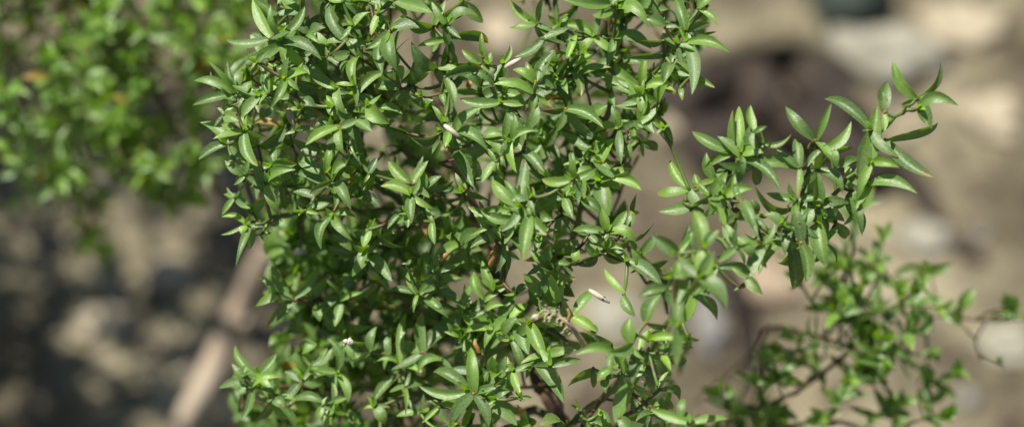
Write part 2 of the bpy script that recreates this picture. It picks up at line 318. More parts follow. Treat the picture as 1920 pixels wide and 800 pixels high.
(693, 600, 4, """230,340,265,-20,75,.05,e 220,290,65,305,50,-.15,e 240,350,400,395,60,.1,e 210,420,45,590,85,-.1,u 400,240,690,70,110,.15,u 540,290,375,390,90,-.25,u
740,500,495,400,100,0,u 740,550,390,500,90,.1,c 780,550,760,230,110,0,e 820,390,750,80,70,.1,u 725,620,530,620,85,.15,e 830,500,870,390,70,0,c 890,490,1070,360,90,.2,c
850,560,960,470,100,0,c 860,580,1090,770,110,.1,c 1080,380,1130,550,65,-.05,e 1060,150,1135,390,70,0,c 950,590,1050,530,70,.1,u 1120,580,1210,580,40,0,c 870,370,890,150,80,0,d
900,390,950,260,60,0,c 910,80,720,90,60,-.05,e 1000,100,1100,-10,90,0,c 940,70,1020,-30,80,0,c 870,40,820,-20,60,0,c 1130,0,1190,230,150,0,u 1200,20,1330,280,120,0,e
520,650,400,760,45,0,e 380,690,520,800,20,-.1,e 630,800,640,730,50,0,e 700,800,760,650,60,0,e 760,770,790,700,60,0,u 10,230,50,60,80,0,c 150,260,160,110,70,0,c
270,500,270,690,40,0,c 40,650,110,770,100,0,c"""),
(1026, 600, 4, """490,240,235,255,90,-.15,c,f -90,310,110,590,130,.1,c 480,190,280,70,90,0,d 180,-10,370,80,90,0,e -10,260,200,220,80,0,c 20,340,240,300,70,.05,c
330,360,170,490,110,-.05,d 360,360,350,500,70,0,d 480,360,380,450,80,0,u 450,440,440,540,80,0,u 570,390,490,550,80,.1,d 640,180,470,230,100,0,c,f 620,170,620,0,110,0,c,f
760,150,1010,160,70,.1,e,f 560,230,600,400,70,-.05,e,f 510,230,490,400,70,0,e,f 700,240,640,460,120,0,u,f 640,480,520,750,120,0,c,f 540,730,640,850,110,0,c,f
1060,130,960,60,90,0,d 860,220,1080,210,60,.15,d 900,280,1040,300,90,0,d 760,230,920,410,140,0,d 740,350,760,500,100,0,d 870,270,920,370,60,0,e 840,520,985,600,80,.3,d
780,680,670,750,60,0,u 760,720,590,740,120,0,d 150,780,290,640,45,-.1,d 250,670,300,800,60,0,d 310,750,480,780,70,0,c 400,680,470,760,70,0,c 1050,770,800,680,80,0,e,f
1000,740,1030,600,70,0,c,f 1090,770,1340,740,60,0,e,f"""),
(1026, 400, 4, """430,140,210,130,70,0,u 310,160,390,240,60,0,u 440,110,410,-30,80,0,e 490,130,590,-10,80,0,e 590,110,630,-10,90,0,u 480,150,650,210,90,.1,e 640,210,790,75,60,.3,d
440,270,570,270,80,.15,e 420,280,600,330,90,-.1,d 360,310,290,230,60,0,e 225,270,215,360,70,0,e 165,380,60,385,50,0,e 380,330,250,390,100,0,d 600,360,840,530,120,0,u
740,370,640,270,90,0,e 700,300,810,160,80,0,c 980,300,800,170,120,0,c,f 780,380,900,355,60,0,d 740,390,850,440,90,0,d 80,660,30,470,80,0,e 120,670,130,510,50,0,e
200,750,340,590,80,0,u 590,590,445,430,60,.1,e 560,620,650,760,80,0,c 1000,330,1060,90,50,0,c 1170,270,1110,0,120,0,e,f 1090,290,1060,100,70,0,u 1200,230,1280,130,80,0,u,f
1130,380,1180,280,60,0,u 1080,460,1070,280,90,0,d 950,480,1010,350,80,0,e,f 1160,300,1190,480,150,0,e,f 1140,480,1320,690,130,.1,c,f 890,550,690,620,80,0,c 900,560,970,690,90,0,c
920,560,1010,500,80,0,e 1100,610,1270,790,90,.1,d 990,830,1090,470,115,.05,u,f 740,820,850,620,100,0,u,f 100,10,60,200,60,0,d 600,200,420,300,70,0,d"""),
]
def depth_field(px, py):
    d = .010 * noise.noise(Vector((px / 160, py / 160, 3.3)))
    def g(cx, cy, s): return math.exp(-((px - cx) ** 2 + (py - cy) ** 2) / (2 * s * s))
    d += .030 * g(650, 650, 150) - .012 * g(850, 260, 200) - .020 * g(1280, 560, 130) + .012 * g(1150, 180, 110)
    if px > 1230: d += -.016 - .006 * min(1, (px - 1230) / 400)
    return d

HVEC = (SUN + TOCAM).normalized()
def look_normal(k):
    if k == 'u': n = HVEC * 1.0 + rvec() * .18
    elif k == 'e': n = SUN * .55 + TOCAM * .75 + rvec() * .4
    elif k == 'c': n = TOCAM * .8 + SUN * .25 + rvec() * .45
    else: n = TOCAM - SUN * (TOCAM.dot(SUN) + .05) + rvec() * .3
    if n.dot(TOCAM) < .25: n += TOCAM * .5
    return n.normalized()
def look_tint(k):
    r = random.random()
    if k == 'e': return (rnd(.55, 1.0), rnd(.2, .9), 0)
    if k == 'u': return (rnd(.0, .35), rnd(.2, .9), 0)
    if k == 'c': return (rnd(.1, .6), rnd(.2, .8), 0)
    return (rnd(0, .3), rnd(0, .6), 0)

LEAVES = []
for x0, y0, s, txt in BLOCKS:
    for tok in txt.split():
        q = tok.split(',')
        bx, by, tx, ty, w, bend = [float(v) for v in q[:6]]; k = q[6]; front = len(q) > 7
        bx, by, tx, ty, w = x0 + bx / s, y0 + by / s, x0 + tx / s, y0 + ty / s, w / s
        cx, cy = round(bx / 18) * 18, round(by / 18) * 18
        dz = depth_field(bx, by) + .006 * noise.noise(Vector((cx * .7, cy * .9, 1)))
        if front: dz = min(dz, -.010) - .012
        if k == 'd': dz += .010
        if k == 'u': dz += .002
        P0 = at(bx, by, dz); P1 = at(bx + (tx - bx) * 1.08, by + (ty - by) * 1.08, dz); a = P1 - P0
        N = look_normal(k)
        kk = -a.dot(N) / VD.dot(N); lim = .55 * a.length
        a = a + VD * max(-lim, min(lim, kk))
        P1 = P0 + a
        N = (N - a * (N.dot(a) / a.dot(a))).normalized()
        left = N.cross(a).normalized(); vis = math.sqrt(max(.05, 1 - left.dot(VD) ** 2))
        W = w * PX / max(.75, vis) * .98
        L_ = a.length
        LEAVES.append(dict(P0=P0, P1=P1, N=N, W=W, bend=bend, tint=look_tint(k), k=k, area=(L_ * W) * (1 if k != 'd' else .6), px=(bx, by), dz=dz))

# ------------------------------------------------------------------ main bush skeleton
ROOT = Vector((.045, .03, -.01))
def P(l): return [at(*q) for q in l]
STEMS = [
 ([ROOT, ROOT + Vector((.0, .0, .10)), at(1180, 1150, .12), at(1090, 900, .07)] + P([(1042, 775, .045), (1005, 700, .045), (965, 600, .055), (925, 500, .055), (880, 380, .05), (835, 250, .04), (815, 120, .035), (822, 0, .035), (815, -120, .04)]), (.0042, .0007)),
 (P([(965, 600, .055), (1050, 500, .045), (1090, 380, .03), (1070, 200, .022), (1045, 70, .02), (1040, -60, .02)]), (.0013, .0006)),
 (P([(1090, 380, .03), (1140, 200, .018), (1142, 60, .012), (1150, -80, .012)]), (.0010, .0006)),
 (P([(1090, 380, .03), (1180, 200, .02), (1255, 110, .012), (1290, 60, .01), (1310, -60, .01)]), (.0010, .0006)),
 (P([(925, 500, .055), (790, 400, .045), (680, 320, .035), (600, 200, .02), (535, 130, .008), (515, 70, .004), (490, -50, .004)]), (.0013, .0006)),
 (P([(680, 320, .035), (660, 180, .02), (640, 70, .015), (700, 0, .015), (720, -80, .02)]), (.0010, .0006)),
 (P([(790, 400, .045), (600, 390, .02), (480, 420, .004)]), (.0008, .0005)),
 (P([(965, 600, .055), (800, 580, .05), (680, 570, .035), (550, 562, .018)]), (.0010, .0005)),
 (P([(1042, 775, .045), (880, 760, .055), (740, 730, .045), (600, 730, .035), (490, 720, .028)]), (.0013, .0006)),
 (P([(880, 380, .05), (760, 280, .035), (700, 180, .03), (725, 100, .03), (728, -50, .02)]), (.0010, .0006)),
 (P([(1060, 800, .045), (1190, 690, .0), (1280, 560, -.02), (1370, 470, -.014), (1440, 435, -.014), (1490, 430, -.016), (1510, 330, -.016), (1525, 270, -.018)]), (.0009, .0004)),
 (P([(1490, 430, -.016), (1590, 335, -.015), (1650, 250, -.018), (1715, 190, -.024)]), (.0006, .0004)),
 (P([(1440, 435, -.014), (1375, 380, -.012), (1385, 300, -.012), (1405, 240, -.018)]), (.0008, .0005)),
 (P([(1370, 470, -.022), (1300, 400, -.02), (1285, 370, -.02)]), (.0007, .0005)),
]
bush = empty('creosote_bush', ROOT); WORLD[bush.name] = ROOT.copy()
tag(bush, 'bushy green shrub in sharp focus with small glossy paired leaves, filling the middle', 'shrub', 'green desert shrubs')
SK = []                                                     # (point, level)
for pts, (r0, r1) in STEMS:
    c = catmull(pts, 7); n = len(c)
    for i in range(1, n - 1): c[i] = c[i] + rvec() * .0006
    mb = MB(); mb.tube(c, [r0 + (r1 - r0) * (i / (n - 1)) ** .7 for i in range(n)], 8, 0, lump=.35)
    o = link(mb, 'stem', M_STEM if r0 > .0035 else M_TWIG, bush, pts[0])
    SK += c
def nearest(Pt, bias=.0):
    best = None; bd = 9
    for q in SK:
        d = (q - Pt).length
        # prefer wood that lies lower and behind, as growth does
        e = q - Pt
        d2 = d + .35 * max(0, e.z) + .5 * max(0, e.dot(TOCAM))
        if d2 < bd: bd = d2; best = q
    return best
# clusters of leaves that share a node
clusters = []
for lf in LEAVES:
    for c in clusters:
        if math.hypot(c['px'][0] - lf['px'][0], c['px'][1] - lf['px'][1]) < 13 and abs(c['dz'] - lf['dz']) < .012:
            c['l'].append(lf); break
    else: clusters.append(dict(px=lf['px'], dz=lf['dz'], l=[lf]))
order = sorted(LEAVES, key=lambda l: -l['area'])
named = set(id(l) for l in order[:100])
for c in clusters:
    c['P'] = sum((l['P0'] for l in c['l']), Vector()) / len(c['l'])
    for l in c['l']: l['P0'] = l['P0'].lerp(c['P'], .6)
root0 = at(960, 640, .06)
clusters.sort(key=lambda c: (c['P'] - root0).length)
HOLES = [(925, 40, 62), (900, 95, 38), (955, 85, 40), (802, 165, 28), (760, 112, 15), (800, 60, 18), (1040, 30, 20), (1110, 60, 24), (1205, 60, 26), (1225, 85, 18), (1150, 560, 48), (1140, 510, 40),
         (1170, 610, 52), (1120, 500, 30), (1095, 700, 48), (1035, 760, 24), (640, 500, 20), (590, 650, 16), (700, 690, 14), (880, 560, 16), (770, 620, 14), (470, 620, 20), (1085, 760, 40), (1150, 740, 42), (720, 262, 22), (735, 370, 22), (865, 345, 18), (1210, 480, 40), (870, 180, 22), (1010, 60, 20),
         (560, 300, 14), (600, 360, 12), (960, 560, 40), (560, 455, 25), (1000, 730, 14), (500, 640, 26), (950, 145, 18), (985, 95, 30), (1130, 160, 14), (705, 20, 12), (1210, 110, 18)]
FOL = MB()
for c in clusters:
    if c['l'][0]['k'] == 'd' and len(c['l']) > 1: continue
    mean = sum((l['P1'] - l['P0']).length for l in c['l']) / len(c['l']); B = c['P']
    ax = [(l['P1'] - l['P0']).normalized() for l in c['l']]
    for q in range(max(0, random.choice((3, 4, 5)) - len(c['l']))):
        for tr in range(12):
            a = (-ax[0] if tr < 3 and q == 0 else rvec()) + rvec() * .35; a.normalize()
            if a.dot(TOCAM) > .35: continue
            if all(a.dot(z) < .6 for z in ax): break
        ax.append(a); Ln = mean * rnd(.6, .9); k = random.choice('ceud')
        EX = (B, B + a * Ln, look_normal(k), Ln * rnd(.26, .36), rnd(-.12, .12), rnd(-.05, .1), rnd(.1, .4), look_tint(k), 8, 4)
        mx_, my_, _ = project(EX[1])
        if any(math.hypot(mx_ - a_, my_ - b_) < r_ for a_, b_, r_ in HOLES): continue
        FOL.leaf(*EX)
    if random.random() < .5:                                # the unfolding pair at the tip
        d = (SUN * .5 + TOCAM * .3 + rvec() * .4).normalized(); s_ = d.cross(rvec()).normalized()
        for sg in (-1, 1): FOL.leaf(B, B + (d + s_ * sg * .35).normalized() * rnd(.0026, .0042), -s_ * sg, rnd(.0010, .0015), 0, -.05, .4, (1, rnd(.5, 1), 0), 5, 2)
def twig_pts(A, B):
    mid = A.lerp(B, .5) + Vector((0, 0, -1)) * .10 * (B - A).length + rvec() * .05 * (B - A).length
    return catmull([A, mid, B], 5)
for c in clusters:
    A = nearest(c['P']); B = c['P']
    own = any(id(l) in named for l in c['l'])
    pts = twig_pts(A, B); r = [.00055 - .00022 * i / (len(pts) - 1) for i in range(len(pts))]
    SK += pts[2:]
    if own:
        mb = MB(); mb.tube(pts, r, 6, 0); mb.blob(B, .00050, 1, seed=c['px'][0])
        tw = link(mb, 'twig', [M_TWIG, M_NODE], bush, A)
    else:
        FOL.tube(pts, r, 6, 1); tw = None
        FOL.blob(B, .0005, 1, seed=c['px'][1])
    for l in c['l']:
        curl = rnd(.0, .17); fold = rnd(.25, .75)
        if id(l) in named:
            mb = MB(); mb.leaf(l['P0'], l['P1'], l['N'], l['W'], l['bend'] * 1.0 + rnd(-.03, .03), curl, fold, l['tint'], 12, 6)
            link(mb, 'leaf', M_LEAF, tw, l['P0'])
        else: FOL.leaf(l['P0'], l['P1'], l['N'], l['W'], l['bend'] * 1.0 + rnd(-.03, .03), curl, fold, l['tint'], 10, 4)

# ------------------------------------------------------------------ shoots grown between them
def shoot(mb, base, d, nn, inter, ll, ww, ok=lambda p: True, young=.4, drop=.12, named_to=None):
    p = base.copy(); d = d.normalized()
    s = d.cross(rvec()).normalized(); pts = [p.copy()]; out = []
    for i in range(nn):
        d = (d + rvec() * .22 + Vector((0, 0, .06))).normalized()
        p = p + d * inter * rnd(.8, 1.2)
        if not ok(p): break
        pts.append(p.copy())
        s = (s - d * s.dot(d)).normalized(); t3 = d.cross(s).normalized()
        f = .85 if i < nn - 1 else .6
        for sg in (-1, 1):
            for sp in (-1, 1):
                if random.random() < drop: continue
                a = (s * sg + d * rnd(.25, .75) + t3 * sp * rnd(.3, .7)).normalized()
                L_ = ll * rnd(.72, 1.1) * f
                if i == nn - 1: a = (a + d * .8).normalized()
                P1 = p + a * L_
                if not ok(p + a * L_ * .5) or not ok(P1): continue
                N = (d - s * sg * .2 + rvec() * .3)
                y = young * (.4 + .6 * (i / max(1, nn - 1)))
                tn = (min(1, max(0, y + rnd(-.25, .35))), rnd(.1, .9), 1.0 if random.random() < .008 else 0)
                out.append((p.copy(), P1, N, ww * rnd(.8, 1.15), rnd(-.15, .15), rnd(-.08, .20), rnd(.2, .7), tn))
        s = t3
    if len(pts) > 1: mb.tube(catmull(pts, 2), .00036, 5, 1)
    for o in out: mb.leaf(*o[:3], o[3], o[4], o[5], o[6], o[7], 6, 3) if named_to is None else named_to.append(o)
    return pts

BODY = [(450, -160), (478, 40), (455, 110), (395, 165), (392, 210), (430, 250), (445, 330), (478, 400), (560, 415), (580, 450), (555, 500), (515, 560), (535, 640), (475, 680),
        (430, 720), (440, 900), (1245, 900), (1255, 760), (1290, 690), (1300, 600), (1270, 500), (1190, 440), (1185, 330), (1235, 240), (1280, 170), (1330, 90), (1350, -160)]
def ok_body(p):
    x, y, z = project(p)
    if not inside((x, y), BODY): return False
    if z < -.004: return False
    return all(math.hypot(x - a, y - b) > r for a, b, r in HOLES)
n = 0
while n < 235:
    x, y = rnd(420, 1330), rnd(-150, 860)
    if not inside((x, y), BODY): continue
    if any(math.hypot(x - a, y - b) < r for a, b, r in HOLES): continue
    z = rnd(.008, .05) + max(0, depth_field(x, y))
    if x < 850 and y > 470: z += rnd(.0, .05)
    base = at(x, y, z)
    d = SUN * .5 + TOCAM * .35 + VR * ((x - 900) / 900) + rvec() * .7
    A = nearest(base)
    if (A - base).length > .035: A = A.lerp(base, 1 - .035 / (A - base).length) if False else A
    tp = twig_pts(A, base); FOL.tube(tp, .00042, 5, 1); SK += tp[2:]
    shoot(FOL, base, d, random.choice((2, 3, 4)), .0062, .0098, .0032, ok_body, .35)
    n += 1
n = 0
while n < 95:                                              # inner shoots, deep in the bush
    x, y = rnd(420, 1300), rnd(-150, 860)
    if not inside((x, y), BODY) or any(math.hypot(x - a, y - b) < r + 12 for a, b, r in HOLES): continue
    base = at(x, y, rnd(.06, .12)); A = nearest(base)
    tp = twig_pts(A, base); FOL.tube(tp, .00042, 5, 1)
    shoot(FOL, base, SUN * .4 + TOCAM * .2 + rvec() * .8, 4, .0066, .0105, .0036, ok_body, .3); n += 1
# a lower tier of the same bush, seen blurred between the front shoots on the left
n = 0
while n < 50:
    x, y = rnd(500, 800), rnd(440, 800)
    base = at(x, y, rnd(.06, .10))
    d = SUN * .5 + TOCAM * .35 + rvec() * .7
    A = nearest(base); FOL.tube(twig_pts(A, base), .0004, 5, 1)
    shoot(FOL, base, d, 3, .0066, .0100, .0034, lambda p: project(p)[0] > 500, .5); n += 1
# the part of the bush above the picture
for k in range(40):
    base = at(rnd(430, 1300), rnd(-330, -120), rnd(-.01, .06)); A = nearest(base); tp = twig_pts(A, base); FOL.tube(tp, .0004, 5, 1); SK += tp[2:]
    shoot(FOL, base, SUN + rvec() * .6, 3, .0064, .0098, .0032)
fo = link(FOL, 'foliage', [M_LEAF, M_TWIG], bush, at(900, 400, .03)); tag(fo, kind='stuff')

LIT = [ground_at(345 + 155 * i / 8, 800 - 335 * i / 8, .07 + .06 * i / 8) for i in range(9)]   # where sun reaches the leaning branch
# ------------------------------------------------------------------ second bush, upper left, farther back
def far_bush(name, root, label, poly, dz0, dz1, stems, count, per=3, ll=.0105, ww=.0036, young=.55, shade=0):
    global SK
    b = empty(name, root); WORLD[b.name] = root.copy(); tag(b, label, 'shrub', 'green desert shrubs')
    SK = []
    for pts, (r0, r1) in stems:
        c = catmull(pts, 6); m = len(c); mb = MB()
        mb.tube(c, [r0 + (r1 - r0) * i / (m - 1) for i in range(m)], 7, 0, lump=.35)
        link(mb, 'stem', M_STEM, b, pts[0]); SK += c
    F = MB(); k = 0
    xs = [p[0] for p in poly]; ys = [p[1] for p in poly]
    while k < count:
        x, y = rnd(min(xs), max(xs)), rnd(min(ys), max(ys))
        if not inside((x, y), poly): continue
        base = at(x, y, rnd(dz0, dz1))
        if any(((base - q) - SUN * (base - q).dot(SUN)).length < .020 for q in LIT): continue
        A = nearest(base); tp = twig_pts(A, base)
        F.tube(tp, .0005, 5, 1); SK += tp[2:]
        shoot(F, base, SUN * .7 + TOCAM * .3 + rvec() * .7, per, .007, ll, ww, lambda p: True, young); k += 1
    k = 0
    while k < shade:                                          # unseen shoots added above the picture to shade the soil on the left
        x, y = rnd(-150, 620), rnd(120, 900)
        if any(math.hypot(x - a, (y - b) * 1.3) < q for a, b, q in ((195, 590, 34), (520, 690, 40))): continue
        g_ = ground_at(x, y); t = .03 + rnd(y + 100, y + 260) / 3350
        base = g_ + SUN * t
        if project(base)[1] > -70 or any(((base - q) - SUN * (base - q).dot(SUN)).length < .023 for q in LIT): continue
        A = nearest(base); tp = twig_pts(A, base); F.tube(tp, .0006, 5, 1); SK += tp[2:]
        shoot(F, base, SUN * .3 + rvec(), per, .007, ll * 1.1, ww * 1.3, lambda p: True, young); k += 1
    f = link(F, 'foliage', [M_LEAF, M_TWIG], b, root + Vector((0, 0, .1))); tag(f, kind='stuff')
    return b
r2 = Vector((-.36, .42, -.01))
far_bush('creosote_bush', r2, 'blurred green shrub behind on the left, its leaves out of focus', [(-420, -420), (560, -420), (540, 20), (500, 130), (400, 150), (330, 190), (430, 330), (400, 440), (300, 420), (240, 350), (190, 420), (120, 440), (90, 350), (50, 240), (0, 180), (-420, 60)],
         .15, .27,
         [([r2, r2 + Vector((.03, -.02, .12)), at(120, -150, .27), at(200, 60, .24), at(230, 200, .22), at(220, 330, .22)], (.004, .001)),
          ([r2 + Vector((.03, -.02, .12)), at(-200, -200, .26), at(-50, 0, .24), at(60, 150, .23)], (.002, .001)),
          ([at(120, -150, .27), at(350, -100, .26), at(420, 40, .24)], (.002, .001)),
          ([at(200, 60, .24), at(300, 180, .22), at(360, 320, .21)], (.0014, .0008))], 430, shade=560, young=.85)

# ------------------------------------------------------------------ third plant, lower right, thin sprigs behind the right branch
r3 = Vector((.20, .22, -.01))
b3 = empty('creosote_bush', r3); WORLD[b3.name] = r3.copy()
tag(b3, 'thin sparse sprigs of a green shrub at the lower right, slightly out of focus', 'shrub', 'green desert shrubs')
S3 = [([r3, at(1760, 980, .16), at(1720, 850, .12), at(1680, 760, .10), at(1640, 700, .095), at(1600, 650, .09), at(1610, 590, .085), at(1640, 530, .08)], .0007),
      ([at(1640, 700, .095), at(1690, 650, .10), at(1700, 620, .10), at(1760, 592, .10), at(1840, 600, .10), at(1930, 598, .11), at(2020, 600, .12)], .0006),
      ([at(1600, 650, .09), at(1560, 640, .095), at(1500, 622, .10), at(1440, 615, .12), at(1420, 650, .14), at(1380, 690, .16), at(1300, 755, .18)], .0009),
      ([at(1610, 590, .085), at(1580, 530, .08), at(1600, 470, .075), at(1595, 430, .07)], .0006),
      ([at(1600, 650, .09), at(1540, 700, .09), at(1480, 740, .085), at(1400, 770, .08)], .0007),
      ([at(1720, 850, .12), at(1640, 810, .10), at(1560, 790, .09), at(1450, 800, .085)], .0008),
      ([at(1610, 590, .085), at(1680, 570, .085), at(1720, 530, .085), at(1735, 500, .085)], .0006),
      ([at(1735, 620, .10), at(1738, 680, .105), at(1720, 720, .11)], .0005),
      ([at(1600, 650, .09), at(1560, 590, .085), at(1520, 560, .085)], .0005),
      ([at(1850, 600, .10), at(1830, 640, .10), at(1845, 670, .10)], .0004),
      ([at(1680, 760, .10), at(1720, 745, .10), at(1755, 740, .10)], .0005)]
SK = []; cand = []; F3 = MB(); tws = []
for i, (pts, r) in enumerate(S3):
    c = catmull(pts, 6); m = len(c); mb = MB()
    mb.tube(c, [r - r * .45 * j / (m - 1) for j in range(m)], 7, 0, lump=.35)
    st = link(mb, 'stem', M_STEM if r > .00055 else M_TWIG, b3, pts[0]); SK += c
spots = [(1595, 440), (1590, 500), (1640, 520), (1560, 590), (1530, 575), (1610, 560), (1650, 560), (1690, 560), (1720, 520), (1740, 500), (1600, 610), (1640, 600), (1670, 610), (1700, 590), (1560, 620),
         (1590, 650), (1550, 680), (1580, 700), (1540, 720), (1600, 690), (1630, 660), (1500, 720), (1470, 750), (1420, 770), (1380, 780), (1500, 780), (1560, 790), (1620, 800), (1450, 800), (1350, 800),
         (1655, 700), (1720, 740), (1745, 790), (1660, 780), (1840, 660), (1830, 640), (1870, 590), (1690, 790), (1410, 740), (1520, 560), (1535, 640), (1610, 540), (1395, 800), (1535, 800),
         (1625, 620), (1660, 580), (1585, 570), (1575, 640), (1615, 720), (1640, 640), (1790, 596), (1850, 588), (1905, 602), (1885, 590), (1600, 520), (1665, 545), (1700, 640), (1570, 660), (1625, 680), (1610, 590), (1650, 620), (1480, 790), (1440, 760)]
for x, y in spots:
    if x < 1700 and random.random() < .12: continue
    z = .085 + rnd(-.012, .02) + (.012 if x > 1700 else 0)
    base = at(x + rnd(-8, 8), y + rnd(-8, 8), z); A = nearest(base)
    shoot(F3, base, SUN * .6 + TOCAM * .3 + rvec() * .8, 1 if x > 1760 else 2, .0066, .0108, .0034, lambda p: True, .6, .18, cand)
    F3.tube(twig_pts(A, base), .0004, 5, 1)
cand.sort(key=lambda o: -(o[1] - o[0]).length * o[3])
for o in cand[:100]:
    mb = MB(); mb.leaf(*o[:3], o[3], o[4], o[5], o[6], o[7], 8, 4); link(mb, 'leaf', M_LEAF, b3, o[0])
for o in cand[100:]: F3.leaf(*o[:3], o[3], o[4], o[5], o[6], o[7], 6, 3)
f3 = link(F3, 'foliage', [M_LEAF, M_TWIG], b3, at(1600, 640, .09)); tag(f3, kind='stuff')

# ------------------------------------------------------------------ small things caught in the bush
def caught(name, label, cat, mb, mats, p, group=None):
    o = link(mb, name, mats, None, p); tag(o, label, cat, group or ('papery petals caught in the bush' if name == 'dry_petal' else None)); return o
def husk(x0, y0, x1, y1, dz, w, mat, name, label, cat, dark=False):
    A, B = at(x0, y0, dz), at(x1, y1, dz - .001)
    c = catmull([A, A.lerp(B, .5) + TOCAM * .0008, B], 5); m = len(c)
    mb = MB(); mb.tube(c, [w * PX * (.25 + .75 * math.sin(math.pi * min(.93, .12 + .85 * i / (m - 1)))) for i in range(m)], 8, 0, lump=.5)
    if dark:
        q = A.lerp(B, .68); mb.tube([q - (B - A) * .05 + TOCAM * .0006, q + (B - A) * .05 + TOCAM * .0006], w * PX * .9, 8, 1)
    return caught(name, label, cat, mb, [mat, M_BLACK], A)
husk(833, 235, 860, 256, -.024, 5, M_WHITE, 'dry_petal', 'pale pinkish papery petal caught on leaves in the upper middle of the bush', 'petal')
husk(947, 127, 977, 110, -.012, 5, M_WHITE, 'dry_petal', 'cream papery petal on a star of leaves near the top of the bush', 'petal')
husk(1105, 543, 1143, 567, -.014, 5.5, M_WHITE, 'dry_husk', 'white husk with a dark band on a leaf over the bare gap', 'husk', True)
husk(552, 473, 576, 472, .045, 6, M_WHITE, 'dry_petal', 'blurred white petal behind the left shoots', 'petal')
husk(540, 205, 552, 235, .0, 7, M_DRY, 'dry_flower', 'withered beige flower remnant hanging near the left edge of the bush', 'dried flower')
husk(998, 598, 1010, 590, -.022, 5, M_WHITE, 'seed', 'small cream seed beside the curled dry spray', 'seed')
husk(826, 487, 842, 474, -.004, 6, M_ORANGE, 'dried_bud', 'small yellow orange bud deep in the middle of the bush', 'bud')
husk(918, 498, 932, 458, .004, 7, M_ORANGE, 'dried_leaf', 'curled orange brown dried leaf along the stem below the centre', 'dried leaf')
mb = MB(); c0 = at(652, 640, -.004)
for k in range(9): mb.blob(c0 + rvec() * .0009, rnd(.0004, .0008), 0, seed=k * 3.1, lump=.5)
caught('white_fluff', 'tuft of white fluff on a leaf at the lower left of the bush', 'fluff', mb, M_WHITE, c0)
def dry_leaf(x0, y0, x1, y1, dz, w, label, mat=M_ORANGE):
    mb = MB(); A, B = at(x0, y0, dz), at(x1, y1, dz)
    mb.leaf(A, B, TOCAM + SUN * .5 + rvec() * .2, w * PX, .08, .08, .5, (0, .5, 1)); caught('dried_leaf', label, 'dried leaf', mb, mat, A, 'dead leaves among the green ones')
dry_leaf(797, 440, 810, 412, .012, 15, 'orange brown dead leaf hidden among green ones left of centre')
dry_leaf(878, 172, 886, 145, .02, 12, 'small orange leaf at the edge of the gap near the top')
dry_leaf(1190, 30, 1215, 5, .02, 24, 'yellow brown dead leaf near the top right of the bush')
dry_leaf(900, 660, 890, 635, .01, 12, 'yellow orange dead leaf among the lower shoots')
dry_leaf(880, 660, 878, 640, .012, 11, 'bright yellow leaf beside the orange one in the lower shoots')
dry_leaf(100, 18, 165, 22, .20, 34, 'orange dead leaf at the top of the blurred left shrub')
dry_leaf(268, 290, 288, 225, .20, 34, 'yellow brown dead leaf low in the blurred left shrub')
# the curled spray
mb = MB(); z = -.026
rach = catmull(P([(1100, 652, z + .006), (1084, 628, z + .003), (1066, 606, z), (1042, 590, z), (1020, 580, z)]), 6); m = len(rach)
mb.tube(rach, [.00075 - .0004 * i / (m - 1) for i in range(m)], 7, 0, lump=.4)
for i in range(7):
    q = rach[int(m * (.36 + .62 * i / 6)) if i < 6 else m - 1]
    for sg in (-1, 1):
        dr = (VU * sg * .9 + VR * (-.6) + TOCAM * .3 + rvec() * .3).normalized(); L_ = rnd(.0012, .0031)
        if sg < 0: L_ *= 1.15
        tip = q + dr * L_; m1 = q + dr * L_ * .55 - VR * .0004
        mb.tube(catmull([q, m1, tip, tip - VR * .0004 + TOCAM * .0003], 4), [.00028 - .00001 * j for j in range(13)], 6, 0)
mb.tube(catmull(P([(1064, 604, z), (1068, 590, z - .001), (1064, 578, z - .001)]), 4), .0004, 6, 1)
caught('dry_leaf_spray', 'curled tan dry spray with comb like prongs caught below the centre of the bush', 'dry spray', mb, [M_DRY, M_ORANGE], rach[0])

# ------------------------------------------------------------------ ground
def gh(x, y):
    v = Vector((x, y, 0))
    h = .010 * noise.noise(v * 5) + .005 * noise.noise(v * 17 + Vector((3, 1, 0))) + .0022 * noise.noise(v * 55) + .0010 * noise.noise(v * 140)
    fade = max(0, 1 - max(0, math.hypot(x, y - .4) - .8) / 1.5)
    return h * fade
def axis_vals(c):
    v = [c + (i - 130) * .005 for i in range(261)]
    s = .012; lo = v[0]; hi = v[-1]; left = []; right = []
    while abs(lo) < 400:
        lo -= s; hi += s; left.append(lo); right.append(hi); s *= 1.28
    return left[::-1] + v + right
xs = axis_vals(0.0); ys = axis_vals(.40)
gm = bpy.data.meshes.new('ground')
V = [(x, y, gh(x, y)) for y in ys for x in xs]; nx = len(xs)
Fc = [(j * nx + i, j * nx + i + 1, (j + 1) * nx + i + 1, (j + 1) * nx + i) for j in range(len(ys) - 1) for i in range(nx - 1)]
gm.from_pydata(V, [], Fc); gm.materials.append(M_GROUND); gm.polygons.foreach_set('use_smooth', [True] * len(Fc)); gm.update()
go = bpy.data.objects.new('ground', gm); COL.objects.link(go); go['kind'] = 'structure'

